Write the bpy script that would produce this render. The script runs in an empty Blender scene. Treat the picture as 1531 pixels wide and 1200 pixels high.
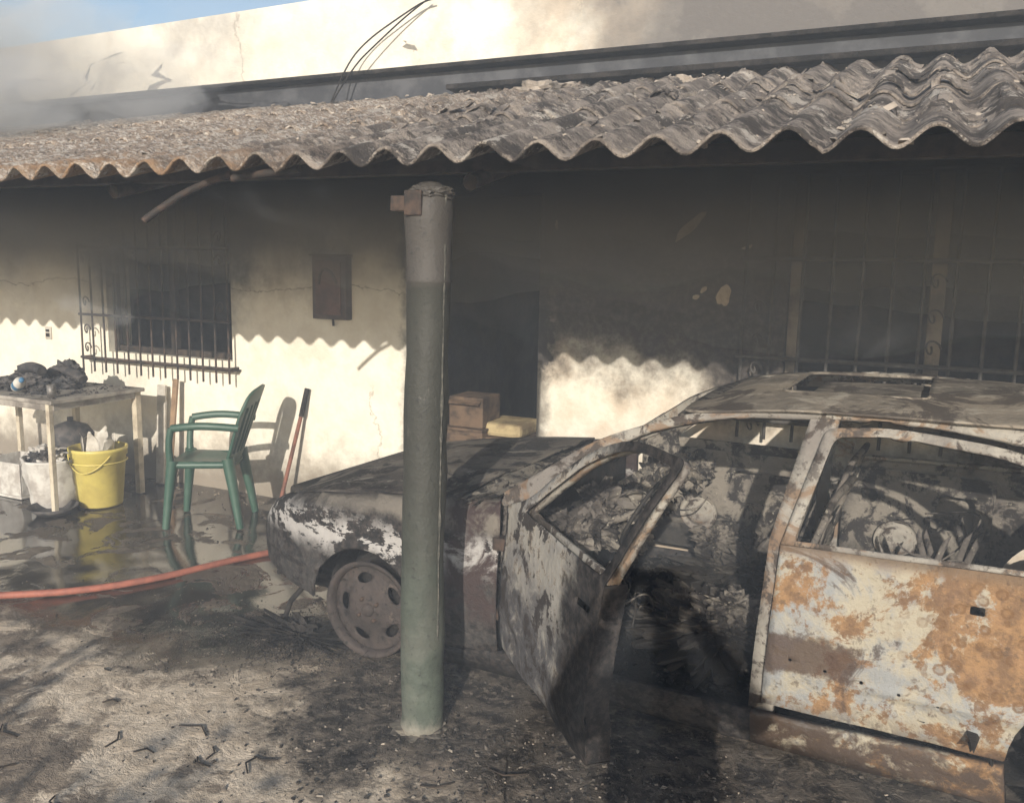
import bpy, bmesh, math, random
from mathutils import Matrix, Vector, noise
from mathutils.geometry import tessellate_polygon
random.seed(7)
scene=bpy.context.scene
COL=scene.collection
rad=math.radians
def ns(x,y,z,s=1.0,o=0): return noise.noise(Vector((x*s+o,y*s+o*1.7,z*s-o)))
def sstep(a,b,x):
    t=max(0,min(1,(x-a)/(b-a))); return t*t*(3-2*t)
# ---------------------------------------------------------------- materials
class NB:
    def __init__(s,name,coord='W',rough=.85,metal=0,spec=.3):
        s.m=bpy.data.materials.new(name); s.m.use_nodes=True
        s.t=s.m.node_tree; s.p=s.t.nodes['Principled BSDF']
        s.p.inputs['Roughness'].default_value=rough; s.p.inputs['Metallic'].default_value=metal
        s.p.inputs['Specular IOR Level'].default_value=spec
        if coord=='W': s.vec=s.t.nodes.new('ShaderNodeNewGeometry').outputs['Position']
        else: s.vec=s.t.nodes.new('ShaderNodeTexCoord').outputs['Object']
        sp=s.t.nodes.new('ShaderNodeSeparateXYZ'); s.t.links.new(s.vec,sp.inputs[0])
        s.x,s.y,s.z=sp.outputs
    def i(s,sock,v):
        if isinstance(v,bpy.types.NodeSocket): s.t.links.new(v,sock)
        elif isinstance(v,(tuple,list)) and len(v)==3 and sock.type=='RGBA': sock.default_value=(*v,1)
        else: sock.default_value=v
    def ma(s,op,a,b=0.0,cl=False):
        n=s.t.nodes.new('ShaderNodeMath'); n.operation=op; n.use_clamp=cl
        s.i(n.inputs[0],a); s.i(n.inputs[1],b); return n.outputs[0]
    def no(s,sc,det=4,ro=.6,dist=0,off=None,stretch=None):
        n=s.t.nodes.new('ShaderNodeTexNoise'); v=s.vec
        if off is not None or stretch is not None:
            mp=s.t.nodes.new('ShaderNodeMapping'); s.t.links.new(v,mp.inputs[0])
            if off is not None: mp.inputs['Location'].default_value=(off,off*1.3,-off)
            if stretch: mp.inputs['Scale'].default_value=stretch
            v=mp.outputs[0]
        s.t.links.new(v,n.inputs['Vector'])
        n.inputs['Scale'].default_value=sc; n.inputs['Detail'].default_value=det
        n.inputs['Roughness'].default_value=ro; n.inputs['Distortion'].default_value=dist
        return n.outputs[0]
    def vo(s,sc,feat='F1',off=0):
        n=s.t.nodes.new('ShaderNodeTexVoronoi'); n.feature=feat; n.inputs['Scale'].default_value=sc
        mp=s.t.nodes.new('ShaderNodeMapping'); s.t.links.new(s.vec,mp.inputs[0]); mp.inputs['Location'].default_value=(off,off,off)
        s.t.links.new(mp.outputs[0],n.inputs['Vector']); return n.outputs['Distance']
    def mr(s,v,a,b,c=0.0,d=1.0):
        n=s.t.nodes.new('ShaderNodeMapRange'); n.interpolation_type='SMOOTHSTEP'
        s.i(n.inputs[0],v); 
        for k,q in zip((1,2,3,4),(a,b,c,d)): n.inputs[k].default_value=q
        return n.outputs[0]
    def mx(s,f,a,b):
        n=s.t.nodes.new('ShaderNodeMix'); n.data_type='RGBA'
        s.i(n.inputs[0],f); s.i(n.inputs[6],a); s.i(n.inputs[7],b); return n.outputs[2]
    def base(s,c): s.i(s.p.inputs['Base Color'],c)
    def rough(s,c): s.i(s.p.inputs['Roughness'],c)
    def bump(s,h,st=.5,d=.01):
        n=s.t.nodes.new('ShaderNodeBump'); n.inputs['Strength'].default_value=st; n.inputs['Distance'].default_value=d
        s.i(n.inputs['Height'],h); s.t.links.new(n.outputs[0],s.p.inputs['Normal'])
def simple(name,c,c2=None,sc=8,rough=.8,metal=0,bump=.3,bd=.004,coord='O',lo=.4,hi=.65,spec=.3):
    b=NB(name,coord,rough,metal,spec)
    c2=c2 or tuple(q*.6 for q in c)
    n=b.no(sc,5,.65)
    b.base(b.mx(b.mr(n,lo,hi),c,c2)); b.bump(b.no(sc*4,4,.7,off=3),bump,bd); return b.m

def wall_mat():
    b=NB('sooty_plaster','W',.92)
    n1=b.no(1.1,6,.6); n2=b.no(6,6,.7,off=5); n3=b.no(28,4,.7,off=2); n4=b.no(2.4,7,.68,off=17)
    cream=b.mx(b.mr(n2,.3,.7),(.80,.76,.66),(.70,.65,.55))
    cream=b.mx(b.ma('MULTIPLY',b.mr(n4,.50,.66),.35),cream,(.52,.45,.35))
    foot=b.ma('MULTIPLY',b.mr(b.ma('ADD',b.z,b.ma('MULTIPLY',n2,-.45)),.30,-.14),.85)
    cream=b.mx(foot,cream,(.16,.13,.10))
    right=b.mr(b.x,-2.4,-1.9)
    cream=b.mx(b.ma('MULTIPLY',b.ma('MULTIPLY',right,.6),b.mr(n4,.38,.6)),cream,(.55,.43,.31))
    zz=b.ma('ADD',b.z,b.ma('MULTIPLY',b.ma('SUBTRACT',n1,.5),1.2))
    zz=b.ma('ADD',zz,b.ma('MULTIPLY',b.ma('SUBTRACT',n2,.5),.5))
    s_l=b.mr(zz,1.35,2.05,0,.97)
    zr=b.ma('ADD',zz,b.ma('MULTIPLY',b.mr(b.x,-1.7,-.5),.42))
    zr=b.ma('ADD',zr,b.ma('MULTIPLY',b.ma('SUBTRACT',n4,.5),.3))
    s_r=b.mr(zr,.98,1.40,0,.98)
    s=b.ma('ADD',b.ma('MULTIPLY',s_l,b.ma('SUBTRACT',1,right)),b.ma('MULTIPLY',s_r,right))
    dd=b.ma('SUBTRACT',b.ma('ABSOLUTE',b.ma('SUBTRACT',b.x,-2.49)),b.ma('MULTIPLY',n2,.22))
    s=b.ma('ADD',s,b.ma('MULTIPLY',b.mr(dd,.44,.34),.7),True)
    wd=b.ma('ABSOLUTE',b.ma('SUBTRACT',b.x,-5.04))
    s=b.ma('ADD',s,b.ma('MULTIPLY',b.mr(b.ma('SUBTRACT',wd,b.ma('MULTIPLY',n1,.9)),.5,.2),b.ma('MULTIPLY',b.mr(zz,1.1,1.9),.6)),True)
    up=b.mr(b.z,2.55,2.6)
    s_up=b.mr(b.ma('ADD',b.ma('ADD',b.x,b.ma('MULTIPLY',b.z,.5)),b.ma('MULTIPLY',b.ma('SUBTRACT',n1,.5),3.0)),-.9,.5,.0,.95)
    s_up=b.ma('ADD',s_up,b.ma('MULTIPLY',b.mr(b.no(1.4,6,.65,off=11),.46,.70),.5),True)
    s=b.ma('ADD',b.ma('MULTIPLY',s,b.ma('SUBTRACT',1,up)),b.ma('MULTIPLY',s_up,up),True)
    s=b.ma('ADD',s,b.ma('MULTIPLY',b.ma('SUBTRACT',n3,.5),b.ma('MULTIPLY',b.ma('MULTIPLY',s,.35),b.ma('SUBTRACT',1,b.ma('MULTIPLY',up,.8)))),True)
    sootc=b.mx(right,(.05,.05,.05),b.mx(b.mr(n4,.4,.62),(.052,.043,.037),(.034,.029,.027)))
    sootc=b.mx(up,sootc,(.135,.125,.118))
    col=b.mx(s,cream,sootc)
    def crack(z0,x0,x1,sl):
        w=b.ma('ADD',b.z,b.ma('MULTIPLY',b.no(1.7,8,.7,off=21+z0),-.35))
        w=b.ma('ADD',w,b.ma('MULTIPLY',b.x,sl))
        d=b.ma('ABSOLUTE',b.ma('SUBTRACT',w,z0-.175))
        k=b.mr(d,.0045,.001)
        return b.ma('MULTIPLY',k,b.ma('MULTIPLY',b.mr(b.x,x0,x0+.1),b.mr(b.x,x1,x1-.1)))
    col=b.mx(b.ma('MULTIPLY',crack(1.48,-8,-2.95,.0),.75),col,(.06,.05,.04))
    v=b.ma('ADD',b.x,b.ma('MULTIPLY',b.no(2.3,8,.75,off=33),.5))
    for x0,z0 in((2.95,.9),(1.62,3.4),(4.0,3.4)):
        dv=b.mr(b.ma('ABSOLUTE',b.ma('ADD',v,x0)),.010,.002)
        zm=b.mr(b.z,z0,z0-.1) if z0<2 else b.mr(b.z,2.6,2.7)
        col=b.mx(b.ma('MULTIPLY',b.ma('MULTIPLY',dv,zm),.5),col,(.50,.44,.34) if z0>2 and x0<2 else (.15,.11,.07))
    b.base(col); b.bump(b.ma('ADD',n3,b.ma('MULTIPLY',n2,1.5)),.35,.012)
    return b.m
WALL=wall_mat()
BLACK=simple('charred_black',(.012,.011,.01),(.035,.03,.027),sc=9,rough=.95,bump=.8,bd=.02)
SOOTROOM=simple('sooty_interior',(.02,.019,.018),(.06,.05,.042),sc=3,rough=.95,bump=.5,bd=.02,coord='W')
IRON=simple('sooty_iron',(.035,.03,.027),(.09,.06,.045),sc=14,rough=.75,metal=.3)
BAND=simple('sooty_painted_ledge',(.04,.042,.048),(.085,.087,.095),sc=4,rough=.7,coord='W')
WOODC=simple('charred_wood',(.022,.018,.015),(.06,.045,.035),sc=12,rough=.9)

def roof_mat():
    b=NB('burnt_fibre_cement','W',.95)
    n1=b.no(1.2,6,.65); n2=b.no(9,6,.75,off=4); n3=b.no(60,4,.8,off=7)
    tan=b.mx(b.mr(n2,.35,.65),(.44,.35,.27),(.28,.21,.155))
    tan=b.mx(b.mr(b.no(38,3,.7,off=15),.50,.60),tan,(.62,.56,.49))
    tan=b.mx(b.ma('MULTIPLY',b.mr(b.no(70,2,.6,off=25),.54,.62),.85),tan,(.12,.095,.08))
    tan=b.mx(b.ma('MULTIPLY',b.mr(b.y,2.75,2.45),b.mr(n2,.42,.58)),tan,(.36,.22,.12))
    grey=b.mx(b.mr(n2,.38,.62),(.34,.29,.245),(.14,.118,.102))
    right=b.mr(b.ma('ADD',b.x,b.ma('MULTIPLY',b.ma('SUBTRACT',n1,.5),2.5)),-2.9,-1.4)
    col=b.mx(right,tan,grey)
    col=b.mx(b.ma('MULTIPLY',b.mr(b.no(4.5,9,.8,off=12),.49,.55),b.ma('ADD',.30,b.ma('MULTIPLY',right,.58))),col,(.045,.038,.034))
    col=b.mx(b.ma('MULTIPLY',b.mr(b.no(6,7,.75,off=31,stretch=(1,.5,1)),.565,.615),.85),col,(.50,.45,.39))
    b.base(col); b.bump(b.ma('ADD',n3,b.ma('MULTIPLY',n2,1.6)),1.0,.016); return b.m
ROOF=roof_mat()

def ground_mat():
    b=NB('ash_covered_ground','W',.9)
    n1=b.no(.9,7,.62,dist=.4); n2=b.no(3.2,7,.7,off=5,dist=.3); n3=b.no(22,6,.75,off=8); n4=b.no(90,3,.7,off=1); n5=b.no(9,7,.72,off=61,dist=.5)
    sand=b.mx(b.mr(n5,.38,.62),(.72,.60,.46),(.52,.42,.31))
    sand=b.mx(b.ma('MULTIPLY',b.mr(n3,.54,.66),.6),sand,(.30,.24,.18))
    dirt=b.mx(b.mr(n5,.38,.62),(.15,.12,.095),(.30,.24,.18))
    dirt=b.mx(b.mr(n3,.58,.68),dirt,(.38,.31,.235))
    m=b.ma('ADD',b.ma('ADD',b.ma('MULTIPLY',n1,.4),b.ma('MULTIPLY',n2,.45)),b.ma('MULTIPLY',n5,.15))
    sx=b.ma('SUBTRACT',b.x,-2.25); sy=b.ma('MULTIPLY',b.ma('SUBTRACT',b.y,2.25),1/.6)
    ds=b.ma('ADD',b.ma('MULTIPLY',sx,sx),b.ma('MULTIPLY',sy,sy))
    m=b.ma('SUBTRACT',m,b.ma('MULTIPLY',b.mr(ds,1.6,.1),.07))
    col=b.mx(b.mr(m,.46,.50),sand,dirt)
    jx=b.ma('ADD',b.ma('ADD',b.x,b.ma('MULTIPLY',b.y,.45)),b.ma('MULTIPLY',n2,.03))
    jj=b.ma('MULTIPLY',b.mr(b.ma('ABSOLUTE',b.ma('ADD',jx,.02)),.006,.002),b.mr(b.y,2.6,2.5))
    dx=b.ma('MAXIMUM',b.ma('SUBTRACT',b.ma('ABSOLUTE',b.ma('SUBTRACT',b.x,-.2)),1.65),0)
    dy=b.ma('MAXIMUM',b.ma('SUBTRACT',b.ma('ABSOLUTE',b.ma('SUBTRACT',b.y,3.4)),.9),0)
    d=b.ma('SQRT',b.ma('ADD',b.ma('MULTIPLY',dx,dx),b.ma('MULTIPLY',dy,dy)))
    d2x=b.ma('MULTIPLY',b.ma('SUBTRACT',b.x,-2.5),1.3); d2y=b.ma('MULTIPLY',b.ma('SUBTRACT',b.y,2.95),2.0)
    d2=b.ma('SQRT',b.ma('ADD',b.ma('MULTIPLY',d2x,d2x),b.ma('MULTIPLY',d2y,d2y)))
    d=b.ma('MINIMUM',d,d2)
    d=b.ma('ADD',d,b.ma('MULTIPLY',b.ma('SUBTRACT',n2,.5),1.5))
    ash=b.mr(d,.48,.15)
    ashc=b.mx(b.mr(n5,.42,.60),(.030,.026,.023),(.12,.10,.08))
    ashc=b.mx(b.mr(n3,.50,.64),ashc,(.20,.165,.13))
    col=b.mx(ash,col,ashc)
    col=b.mx(jj,col,(.03,.025,.02))
    wr=b.ma('MULTIPLY',b.mr(b.ma('ADD',b.y,b.ma('MULTIPLY',n1,1.4)),3.0,3.5),b.mr(b.x,-1.9,-2.7))
    wn=b.no(3.2,6,.65,off=40,dist=.8)
    wet=b.ma('MULTIPLY',wr,b.mr(wn,.42,.46))
    damp=b.ma('MULTIPLY',wr,.85)
    col=b.mx(damp,col,(.085,.068,.052))
    col=b.mx(wet,col,(.03,.025,.02))
    b.base(col)
    b.rough(b.mr(wet,0,1,.75,.03))
    dry=b.ma('SUBTRACT',1,b.ma('MULTIPLY',wet,.975))
    h=b.ma('ADD',b.ma('MULTIPLY',n3,.6),b.ma('ADD',b.ma('MULTIPLY',n4,.12),b.ma('MULTIPLY',n5,1.6)))
    b.bump(b.ma('MULTIPLY',h,dry),.6,.035)
    b.i(b.p.inputs['Specular IOR Level'],b.mr(wet,0,1,.3,1.0))
    return b.m
GROUND=ground_mat()

def car_mat(name,kind):
    b=NB(name,'O',.75,.1,.3)
    n1=b.no(2.2,7,.65,dist=.5); n2=b.no(8,7,.7,off=5,dist=.4); n3=b.no(35,5,.7,off=9); n4=b.no(3.3,8,.7,off=14,dist=1.0); n5=b.no(16,6,.75,off=44)
    char=b.mx(b.mr(n3,.4,.65),(.014,.013,.013),(.05,.042,.038))
    if kind=='rear':
        pale=b.mx(b.mr(n2,.42,.6),(.37,.33,.25),(.27,.275,.27))
        pale=b.mx(b.mr(n4,.5,.64),pale,(.29,.30,.295))
        rustc=b.mx(b.mr(n5,.4,.62),(.30,.165,.068),(.15,.078,.035))
        bias=b.ma('ADD',b.ma('ADD',b.no(3,8,.74,off=2,dist=.5),b.ma('MULTIPLY',b.ma('SUBTRACT',n5,.5),.3)),b.ma('MULTIPLY',b.mr(b.x,1.9,2.7),.09))
        col=b.mx(b.ma('MULTIPLY',b.mr(bias,.475,.53),.9),pale,rustc)
        blot=b.vo(21,off=3)
        dd=b.ma('ADD',blot,b.ma('MULTIPLY',n3,.35))
        ring=b.ma('MULTIPLY',b.ma('SUBTRACT',b.mr(dd,.58,.50),b.ma('MULTIPLY',b.mr(dd,.42,.34),.5)),b.mr(b.x,1.95,2.2))
        ring=b.ma('MULTIPLY',ring,b.mr(n4,.38,.5))
        col=b.mx(b.ma('MULTIPLY',ring,.8),col,(.15,.08,.035))
        lx=b.ma('ADD',b.x,b.ma('MULTIPLY',n5,.2)); lz=b.ma('ADD',b.z,b.ma('MULTIPLY',n5,.12))
        patch=b.ma('MULTIPLY',b.mr(lx,2.04,2.0),b.ma('MULTIPLY',b.mr(lz,.56,.53),b.mr(lz,.40,.43)))
        col=b.mx(b.ma('MULTIPLY',patch,.88),col,(.07,.042,.030))
        col=b.mx(b.ma('MULTIPLY',b.mr(n4,.555,.64),.85),col,(.07,.046,.034))
        low=b.mr(b.ma('ADD',b.z,b.ma('MULTIPLY',n2,.25)),.42,.30)
        col=b.mx(b.ma('MULTIPLY',low,b.mr(n2,.36,.50)),col,(.085,.06,.045))
        edge=b.mr(b.ma('ADD',b.z,b.ma('MULTIPLY',n2,.10)),.77,.83); col=b.mx(b.ma('MULTIPLY',edge,.6),col,(.22,.13,.065))
        col=b.mx(b.ma('MULTIPLY',b.mr(b.z,.74,.775),.6),col,(.13,.095,.065))
        col=b.mx(b.mr(b.ma('ADD',b.x,b.ma('MULTIPLY',n4,.5)),1.86,1.70),col,(.05,.042,.038))
        col=b.mx(b.ma('MULTIPLY',b.mr(n3,.56,.66),.6),col,(.09,.06,.04))
    elif kind=='fender':
        flake=b.mr(b.ma('ADD',b.ma('MULTIPLY',n4,.55),b.ma('MULTIPLY',b.no(11,7,.75,off=52,stretch=(1,1,2.4)),.45)),.505,.525)
        line=b.mr(b.ma('ABSOLUTE',b.ma('SUBTRACT',b.z,b.ma('ADD',.45,b.ma('MULTIPLY',n2,.16)))),.11,.02)
        f=b.ma('MULTIPLY',flake,b.ma('ADD',.06,b.ma('MULTIPLY',line,.85)),True)
        col=b.mx(f,char,(.42,.40,.38))
        top=b.mr(b.ma('ADD',b.z,b.ma('MULTIPLY',n2,.15)),.69,.76)
        col=b.mx(top,col,(.17,.15,.125))
        back=b.ma('MULTIPLY',b.mr(b.x,.36,.42),b.mr(b.z,.25,.32))
        col=b.mx(b.ma('MULTIPLY',back,b.mr(n2,.62,.45)),col,(.05,.034,.032))
    elif kind=='hood':
        col=b.mx(b.mr(n1,.42,.6),(.17,.15,.125),(.07,.06,.053))
        col=b.mx(b.mr(n4,.46,.54),col,char)
        col=b.mx(b.mr(n2,.60,.68),col,(.25,.23,.20))
    elif kind=='door':
        col=b.mx(b.mr(n1,.45,.6),(.35,.325,.285),(.23,.22,.21))
        col=b.mx(b.ma('MULTIPLY',b.mr(n5,.52,.60),.45),col,(.27,.19,.11))
        low=b.mr(b.ma('ADD',b.z,b.ma('MULTIPLY',n4,.5)),.86,.68)
        col=b.mx(b.ma('MULTIPLY',low,b.mr(n2,.33,.52)),col,(.085,.08,.082))
        col=b.mx(b.mr(n2,.54,.58),col,(.045,.037,.033))
        col=b.mx(b.ma('MULTIPLY',b.mr(n5,.56,.62),.8),col,(.07,.058,.05))
        col=b.mx(b.mr(b.ma('ADD',b.x,b.ma('MULTIPLY',n4,.5)),.82,.98),col,char)
    elif kind=='roof':
        col=b.mx(b.mr(n1,.40,.6),(.27,.23,.18),(.17,.148,.12))
        col=b.mx(b.mr(n2,.50,.62),col,(.36,.32,.26))
        col=b.mx(b.ma('MULTIPLY',b.mr(n4,.48,.55),.85),col,(.065,.052,.043))
    elif kind=='pillar':
        col=b.mx(b.mr(n1,.42,.6),(.34,.315,.27),(.20,.18,.16))
        col=b.mx(b.ma('MULTIPLY',b.mr(n4,.51,.58),.75),col,(.20,.12,.065))
        col=b.mx(b.mr(n2,.52,.58),col,(.07,.056,.046))
        col=b.mx(b.ma('MULTIPLY',b.mr(n5,.54,.61),.75),col,(.09,.075,.065))
    elif kind=='inner':
        col=b.mx(b.mr(n1,.42,.6),(.23,.205,.17),(.12,.105,.092))
        col=b.mx(b.mr(n2,.47,.56),col,(.03,.026,.024))
        col=b.mx(b.mr(n3,.61,.69),col,(.34,.31,.25))
        lowshade=b.mr(b.ma('ADD',b.z,b.ma('MULTIPLY',b.ma('SUBTRACT',n2,.5),.5)),.46,.26)  # cabin shade painted into the colour, darker towards the floor
        col=b.mx(b.ma('MULTIPLY',lowshade,.88),col,(.022,.02,.018))
    elif kind=='rim':
        col=b.mx(b.mr(n2,.4,.65),(.038,.032,.030),(.068,.054,.048))
        col=b.mx(b.mr(n3,.56,.66),col,(.016,.015,.014))
        col=b.mx(b.ma('MULTIPLY',b.mr(n5,.62,.68),.6),col,(.13,.10,.08))
    b.base(col); b.bump(b.ma('ADD',b.ma('MULTIPLY',n2,1.5),n3),.7,.010)
    return b.m
CM={k:car_mat('burnt_paint_'+k,k) for k in('rear','fender','hood','door','roof','pillar','inner','rim')}

# ---------------------------------------------------------------- geometry helpers
def empty(name,loc=(0,0,0),rz=0):
    o=bpy.data.objects.new(name,None); o.location=loc; o.rotation_euler=(0,0,rz); o.empty_display_size=.2; COL.objects.link(o); return o
def mkobj(name,bm,mat,parent=None,smooth=False):
    me=bpy.data.meshes.new(name); bm.to_mesh(me); bm.free()
    o=bpy.data.objects.new(name,me); COL.objects.link(o)
    if mat: me.materials.append(mat)
    if smooth:
        for p in me.polygons: p.use_smooth=True
    if parent: o.parent=parent
    return o
def solid(o,t,off=-1):
    m=o.modifiers.new('s','SOLIDIFY'); m.thickness=t; m.offset=off; m.use_even_offset=False; return o
def bev(o,w=.005,s=2):
    m=o.modifiers.new('b','BEVEL'); m.width=w; m.segments=s; m.limit_method='ANGLE'; return o
def rpoly(pts,r,n=4):
    out=[]; N=len(pts)
    for i in range(N):
        p=Vector(pts[i][:2]); a=Vector(pts[i-1][:2]); c=Vector(pts[(i+1)%N][:2])
        rr=pts[i][2] if len(pts[i])>2 else r
        if rr<=0: out.append((p.x,p.y)); continue
        d1=(a-p); d2=(c-p); q=min(rr,d1.length*.45,d2.length*.45)
        A=p+d1.normalized()*q; B=p+d2.normalized()*q
        for k in range(n+1):
            t=k/n; v=A*(1-t)**2+p*2*t*(1-t)+B*t*t; out.append((v.x,v.y))
    return out
def panel(name,loops,fn,step=.06,thick=.006,mat=None,parent=None,smooth=True,off=-1):
    bm=bmesh.new(); flat=[]
    for l in loops: flat+=[(p[0],p[1],0) for p in l]
    vs=[bm.verts.new(p) for p in flat]
    for t in tessellate_polygon([[Vector((p[0],p[1],0)) for p in l] for l in loops]):
        try: bm.faces.new([vs[i] for i in t])
        except: pass
    if step:
        xs=[p[0] for p in flat]; ys=[p[1] for p in flat]
        for ax,lo,hi in((0,min(xs),max(xs)),(1,min(ys),max(ys))):
            v=lo+step
            while v<hi-1e-4:
                co=[0,0,0]; co[ax]=v; no=[0,0,0]; no[ax]=1
                bmesh.ops.bisect_plane(bm,geom=bm.verts[:]+bm.edges[:]+bm.faces[:],dist=1e-5,plane_co=co,plane_no=no); v+=step
    bmesh.ops.remove_doubles(bm,verts=bm.verts,dist=1e-5)
    for v in bm.verts: v.co=Vector(fn(v.co.x,v.co.y))
    bmesh.ops.recalc_face_normals(bm,faces=bm.faces)
    o=mkobj(name,bm,mat,parent,smooth)
    if thick: solid(o,thick,off)
    return o
def box(name,a,b,mat,parent=None,bv=.004,rot=None):
    bm=bmesh.new(); bmesh.ops.create_cube(bm,size=1)
    for v in bm.verts: v.co=Vector(((v.co.x)*(b[0]-a[0]),(v.co.y)*(b[1]-a[1]),(v.co.z)*(b[2]-a[2])))
    o=mkobj(name,bm,mat,parent); o.location=((a[0]+b[0])/2,(a[1]+b[1])/2,(a[2]+b[2])/2)
    if rot: o.rotation_euler=rot
    if bv: bev(o,bv)
    return o
def tubes(name,lists,r,mat,parent=None,cyc=False,res=2,spline='POLY'):
    cu=bpy.data.curves.new(name,'CURVE'); cu.dimensions='3D'; cu.bevel_depth=r; cu.bevel_resolution=res; cu.use_fill_caps=True
    for pts in lists:
        if spline=='POLY':
            s=cu.splines.new('POLY'); s.points.add(len(pts)-1)
            for q,p in zip(s.points,pts): q.co=(p[0],p[1],p[2],1); q.radius=p[3] if len(p)>3 else 1
        else:
            s=cu.splines.new('NURBS'); s.points.add(len(pts)-1); s.order_u=3; s.use_endpoint_u=True; s.resolution_u=6
            for q,p in zip(s.points,pts): q.co=(p[0],p[1],p[2],1); q.radius=p[3] if len(p)>3 else 1
        s.use_cyclic_u=cyc; s.use_smooth=True
    cu.materials.append(mat)
    o=bpy.data.objects.new(name,cu); COL.objects.link(o)
    if parent: o.parent=parent
    return o
def lathe(name,prof,mat,parent=None,axis='Z',seg=40,smooth=True,nz=0):
    bm=bmesh.new(); rows=[]
    for (r,h) in prof:
        row=[]
        for k in range(seg):
            a=2*math.pi*k/seg; x,y=r*math.cos(a),r*math.sin(a)
            p=(x,y,h) if axis=='Z' else (x,h,y)
            if nz: 
                q=nz*ns(p[0],p[1],p[2],6,3); p=(p[0]+q,p[1]+q,p[2])
            row.append(bm.verts.new(p))
        rows.append(row)
    for i in range(len(rows)-1):
        for k in range(seg):
            bm.faces.new((rows[i][k],rows[i][(k+1)%seg],rows[i+1][(k+1)%seg],rows[i+1][k]))
    bmesh.ops.remove_doubles(bm,verts=bm.verts,dist=1e-5)
    bmesh.ops.recalc_face_normals(bm,faces=bm.faces)
    return mkobj(name,bm,mat,parent,smooth)
def blob(name,c,s,mat,parent=None,amp=.35,fr=3,sub=4,seed=0,zmin=None,smooth=False):
    bm=bmesh.new(); bmesh.ops.create_icosphere(bm,subdivisions=sub,radius=1)
    for v in bm.verts:
        d=1+amp*(ns(*v.co,fr,seed)+.5*ns(*v.co,fr*2.6,seed+3)+.3*ns(*v.co,fr*6,seed+5))
        p=Vector((v.co.x*s[0]*d,v.co.y*s[1]*d,v.co.z*s[2]*d))+Vector(c)
        if zmin is not None and p.z<zmin: p.z=zmin
        v.co=p
    return mkobj(name,bm,mat,parent,smooth)
def scatter(name,pts,mat,parent=None,flat=.25):
    bm=bmesh.new()
    for (x,y,z,s) in pts:
        M=Matrix.Rotation(random.random()*6.28,3,'Z')@Matrix.Rotation(random.uniform(-.5,.5),3,'X')@Matrix.Rotation(random.uniform(-.5,.5),3,'Y')
        vs=[]
        k=random.choice((3,4,5))
        for j in range(k):
            a=6.28*j/k+random.uniform(-.4,.4); r=s*random.uniform(.5,1.1)
            vs.append((r*math.cos(a),r*math.sin(a)*random.uniform(.4,1)))
        bot=[bm.verts.new(M@Vector((a,b,0))+Vector((x,y,z))) for a,b in vs]
        top=[bm.verts.new(M@Vector((a*.8,b*.8,s*flat*random.uniform(.6,1.4)))+Vector((x,y,z))) for a,b in vs]
        bm.faces.new(top)
        for j in range(k): bm.faces.new((bot[j],bot[(j+1)%k],top[(j+1)%k],top[j]))
    return mkobj(name,bm,mat,parent)

# ---------------------------------------------------------------- ground
def gz(x,y):
    near=1-sstep(7,14,math.hypot(x,y-3))
    return near*(.012*ns(x,y,0,1.3)+.006*ns(x,y,0,4.5,7)-.006)
def axisv(a,b,st,far):
    v=[a+i*st for i in range(int((b-a)/st)+1)]
    e=[];d=st
    q=b
    while q<far: d*=1.5; q+=d; e.append(q)
    f=[];d=st;q=a
    while q>-far: d*=1.5; q-=d; f.append(q)
    return f[::-1]+v+e
xs=axisv(-6.5,2,.045,400); ys=axisv(.8,4.8,.045,400)
bm=bmesh.new(); g=[[bm.verts.new((x,y,gz(x,y))) for x in xs] for y in ys]
for j in range(len(ys)-1):
    for i in range(len(xs)-1): bm.faces.new((g[j][i],g[j][i+1],g[j+1][i+1],g[j+1][i]))
mkobj('ground',bm,GROUND,None,True)

# ---------------------------------------------------------------- house
house=empty('burnt_house')
WY=4.75
rect=lambda a,b,c,d:[(a,c),(b,c),(b,d),(a,d)]
outer=[(-10,-.05),(-2.93,-.05),(-2.93,2.08),(-2.05,2.08),(-2.05,-.05),(3.2,-.05),(3.2,3.42),(-2,3.33),(-10,3.22)]
bm=bmesh.new()
loops=[outer,rect(-5.66,-4.42,.95,2.1),rect(-.64,.98,.92,2.15)]
flat=[p for l in loops for p in l]
vs=[bm.verts.new((p[0],WY,p[1])) for p in flat]
for t in tessellate_polygon([[Vector((p[0],p[1],0)) for p in l] for l in loops]): bm.faces.new([vs[i] for i in t])
ret=bmesh.ops.extrude_face_region(bm,geom=bm.faces[:])
for v in ret['geom']:
    if isinstance(v,bmesh.types.BMVert): v.co.y+=.22
bmesh.ops.recalc_face_normals(bm,faces=bm.faces)
mkobj('front_wall',bm,WALL,house)
box('side_wall_left',(-10,4.98,0),(-9.8,10,3.1),WALL,house,0); box('side_wall_right',(3.0,4.98,0),(3.2,10,3.2),WALL,house,0)
box('back_wall',(-9.79,7.6,0),(2.99,7.8,3.1),SOOTROOM,house,0)
box('ceiling_slab',(-9.79,4.975,2.56),(2.99,7.59,2.7),SOOTROOM,house,0)
box('partition_wall',(-3.3,4.975,.001),(-3.2,7.59,2.55),SOOTROOM,house,0)
box('partition_wall_2',(-1.75,4.975,.001),(-1.65,7.59,2.55),SOOTROOM,house,0)
box('upper_ledge',(-10,4.62,2.795),(3.2,4.748,2.82),BLACK,house,.006)
box('dark_fascia',(-10,4.70,2.60),(3.2,4.747,2.787),BAND,house,.004)
box('lower_ledge',(-2.6,4.58,2.66),(3.2,4.698,2.69),BLACK,house,.006)
def scroll(cx,cy,cz,r,flip=1):
    return [(cx+flip*r*(1-.1*k/1.6)*math.cos(k*.5)*(1-k/22),cy,cz+r*math.sin(k*.5)*(1-k/22)) for k in range(16)]
fr=IRON
gy=WY-.09
gl=[]
nb=12
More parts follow.
